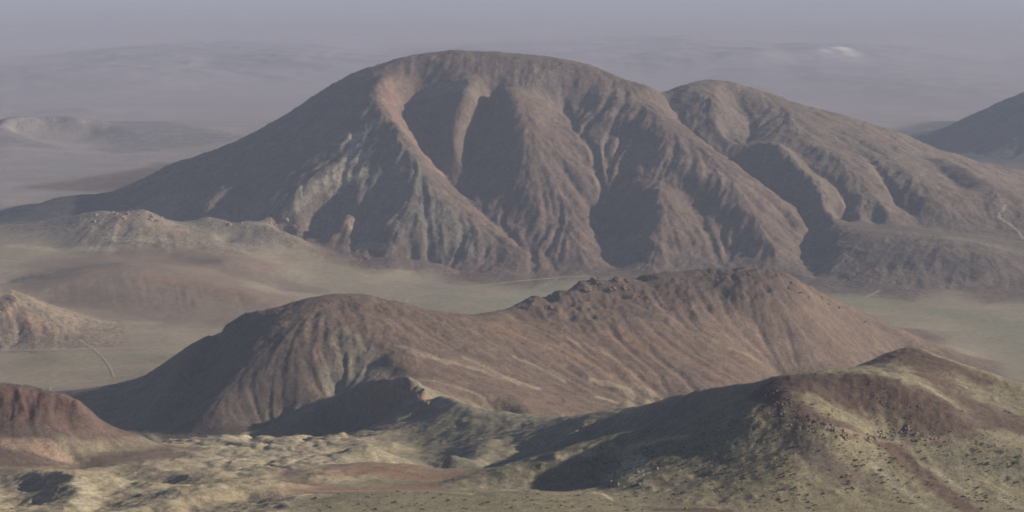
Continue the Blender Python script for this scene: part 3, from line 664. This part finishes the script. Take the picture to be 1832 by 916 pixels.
def rock(kind, px, py, size, label, cat, group, lean=0.25, zs=1.0, sink=.35):
    i, j, x, y, z = hit(px, py); o = bpy.data.objects.new(kind, rr.choice(ROCKS[kind])); sc.collection.objects.link(o)
    m = size*y/FPX/2                                   # size in photo pixels across
    o.location = (x, y, zat(x, y)-m*sink); o.scale = (m*rr.uniform(.8, 1.3), m*rr.uniform(.8, 1.3), m*zs*rr.uniform(.7, 1.2))
    o.rotation_euler = (rr.uniform(-lean, lean), rr.uniform(-lean, lean), rr.uniform(0, 6.28))
    o['label'] = label; o['category'] = cat; o['group'] = group
def along(n, pts, jx, jy):
    L = [math.hypot(b[0]-a[0], b[1]-a[1]) for a, b in zip(pts[:-1], pts[1:])]
    for k in range(n):
        t = rr.random()*sum(L); q = 0
        while t > L[q] and q < len(L)-1: t -= L[q]; q += 1
        a, b = pts[q], pts[q+1]; f = min(1, t/L[q]); yield a[0]+(b[0]-a[0])*f+rr.gauss(0, jx), a[1]+(b[1]-a[1])*f+rr.gauss(0, jy)
for px, py in along(90, [(1475,765),(1510,780),(1560,785),(1600,775),(1650,782),(1690,785)], 6, 6): rock('rock_spire', px, py, rr.uniform(2.5, 6.5), "pale rock spire in the band under the near hill's brown cap", 'rock', 'pale rock spires on the near hill')
for px, py in along(26, [(1340,752),(1350,735),(1400,745),(1430,752),(1470,775)], 10, 9): rock('rock_spire', px, py, rr.uniform(2, 4.5), "pale stone below the left end of the near hill's brown cap", 'rock', 'pale stones below the brown cap')
for px, py in along(50, [(1372,705),(1400,715),(1440,745),(1480,760)], 12, 9): rock('boulder', px, py, rr.uniform(4, 10), "brown boulder on the rocky left shoulder of the near hill", 'boulder', 'dark boulders on the near hill shoulder')
for px, py in along(30, [(1480,715),(1600,720),(1660,760)], 24, 16): rock('boulder', px, py, rr.uniform(3, 6), "dark boulder on the brown cap of the near hill", 'boulder', 'small boulders on the brown cap')
for px, py in along(26, [(1060,848),(1085,862),(1120,868),(1150,835)], 12, 9): rock('rock_spire', px, py, rr.uniform(3, 7), "cream outcrop on the steep left end of the near hill apron", 'rock', 'cream outcrops above the dark hollow')
for px, py in along(34, [(1040,520),(1075,506),(1100,500),(1130,520),(1165,560),(1185,540)], 8, 6): rock('boulder', px, py, rr.uniform(7, 18), 'dark crag on the highest part of the middle ridge', 'crag', 'dark crags on the middle ridge top', .5, .8, .5)
for px, py in along(10, [(935,553),(962,541),(985,552)], 4, 3): rock('boulder', px, py, rr.uniform(6, 12), 'dark crag on the small notch peak of the middle ridge', 'crag', 'dark crags beside the saddle')
for px, py in along(30, [(1190,495),(1300,492),(1400,500),(1450,530),(1590,592)], 7, 5): rock('boulder', px, py, rr.uniform(4, 10), 'dark boulder along the right hand crest of the middle ridge', 'boulder', 'boulders along the right crest', .5, .7, .45)
for px, py in along(36, [(400,595),(450,572),(520,562),(590,545),(690,560)], 8, 8): rock('boulder', px, py, rr.uniform(5, 11), 'dark boulder on the rounded left crest of the middle ridge', 'boulder', 'boulders on the rounded left crest', .5, .7, .5)
for px, py in along(0, [(0,712),(50,716),(95,722),(140,738),(170,755)], 3, 4): rock('rock_pinnacle', px, py, rr.uniform(7, 13), 'rust red rock column on the cliff of the left red hill', 'rock', 'red rock columns of the cliff', .12, 1.2, .7)
for px, py in along(24, [(165,386),(215,386),(250,382),(290,394)], 5, 4): rock('rock_outcrop', px, py, rr.uniform(6, 12), 'pinkish tan rock on the crumbled hilltop left of the great mountain', 'rock', 'rocks on the crumbled hilltop')
for px, py in along(12, [(345,402),(400,400),(450,404),(610,398)], 6, 4): rock('rock_outcrop', px, py, rr.uniform(6, 11), 'tan rock on the low hills at the foot of the great mountain', 'rock', 'rocks at the mountain foot')
for px, py in along(9, [(2,560),(8,540),(20,532)], 3, 5): rock('boulder', px, py, rr.uniform(9, 15), 'blackish rock on the small orange hill at the left edge', 'rock', 'blackish rocks at the left edge')
for px, py in along(12, [(745,700),(765,715),(775,738)], 5, 5): rock('rock_outcrop', px, py, rr.uniform(6, 11), 'orange tan rock at the right end of the black faced knob', 'rock', 'tan rocks on the knob')

# which one of its group each rock is
def tell_apart(words_left='left part', words_mid='middle', words_right='right part'):
    G = {}
    for o in list(sc.objects):
        if o.get('group'): G.setdefault(o['group'], []).append(o)
    for g, os_ in G.items():
        key = lambda o: o.location.x/o.location.y
        os_.sort(key=key); n = len(os_); size = sorted(o.scale.x/o.location.y for o in os_)
        up = max(os_[1:-1], key=lambda o: (o.location.z-H)/o.location.y); low = min(os_[1:-1], key=lambda o: (o.location.z-H)/o.location.y)
        for k, o in enumerate(os_):
            b = o['label']
            if o is os_[0]: t = 'leftmost of all, '
            elif o is os_[-1]: t = 'rightmost of all, '
            elif o is up: t = 'topmost of all, '
            elif o is low: t = 'lowest of all, '
            else: t = ('tiny ' if o.scale.x/o.location.y < size[n//3] else 'bigger ' if o.scale.x/o.location.y > size[2*n//3] else 'medium ') + ('left-hand ' if k < n/3 else 'right-hand ' if k > 2*n/3 else 'central ')
            o['label'] = t + b
# ------------------------------------------------------------------ shrubs
M_SHRUB = plain_mat('dark desert shrub', (.050,.052,.032), .35, 2.0)
def shrub_geo(seed, n=16):
    r = random.Random(seed); v = []; f = []
    for k in range(n):
        a = r.uniform(0, 6.28); t = r.uniform(.1, 1.35); R_ = r.uniform(.35, 1.0); d = Vector((math.cos(a)*math.sin(t), math.sin(a)*math.sin(t), math.cos(t)*.8+.05))
        c = d*R_; e = d.cross(Vector((r.gauss(0, 1), r.gauss(0, 1), r.gauss(0, 1)))).normalized()*r.uniform(.18, .34); g = d*r.uniform(.2, .4) + e*.2
        b = len(v); v += [c-e-g*.5, c+e-g*.5, c+e*.7+g, c-e*.7+g]; f.append((b, b+1, b+2, b+3))
    return v, f
SH = []
for q in range(5):
    v, f = shrub_geo(q+3); me = bpy.data.meshes.new('shrub'); me.from_pydata(v, [], f); me.materials.append(M_SHRUB); SH.append((me, v, f))
spots = []
tries = 0
while len(spots) < 1800 and tries < 20000:
    tries += 1
    px = rr.uniform(1060, 1832) if rr.random() < .9 else rr.uniform(560, 1150); py = rr.uniform(735, 915) if px > 1060 else rr.uniform(880, 915)
    i, j, x, y, z = hit(px, py); form = FORM[i, min(NU-1, int(j))]
    if form not in (NEAR, PLAT): continue
    lum = COL[i, min(NU-1, int(j))].sum()
    if lum < .33 and rr.random() < .85: continue
    if N2[i, min(NU-1, int(j))]*1.5 + N1[i, min(NU-1, int(j))] + rr.uniform(-.35, .35) < -.05 and rr.random() < .85: continue
    sz = (0.34 + rr.random()**3*1.0)*(1.25 if py > 800 else 1)
    spots.append((sz/y, sz, x, y, px))
spots.sort(reverse=True)
zone = [(1150, "dark shrub on the near ground along the bottom"), (1380, "dark shrub on the pale left apron of the near hill"), (1600, "dark shrub on the near hill's slope under its brown cap"), (9999, "dark shrub on the near hill beyond the red-brown scree streak")]
for k, (_, sz, x, y, px) in enumerate(spots[:300]):
    o = bpy.data.objects.new('shrub', SH[k % 5][0]); sc.collection.objects.link(o); o.location = (x, y, zat(x, y)); o.scale = (sz*1.15, sz*1.15, sz*.85); o.rotation_euler = (0, 0, rr.uniform(0, 6.28))
    q = next(a for a in range(4) if px < zone[a][0]); o['label'] = zone[q][1]; o['category'] = 'shrub'; o['group'] = 'shrubs ' + ('on the near ground', 'on the left apron', 'on the middle slope', 'on the right slope')[q]
V_ = []; F_ = []
for k, (_, sz, x, y, px) in enumerate(spots[300:]):
    _, v, f = SH[k % 5]; z = zat(x, y); b = len(V_); V_ += [(x+p.x*sz*1.1, y+p.y*sz*1.1, z+p.z*sz*.8) for p in v]; F_ += [tuple(b+q for q in g) for g in f]
me = bpy.data.meshes.new('small_shrubs'); me.from_pydata(V_, [], F_); finish('small_shrubs', me, M_SHRUB, 'many tiny dark shrubs dotted over the near hill', kind='stuff')
tell_apart()
print('done', round(time.time()-T0, 1), len(spots))
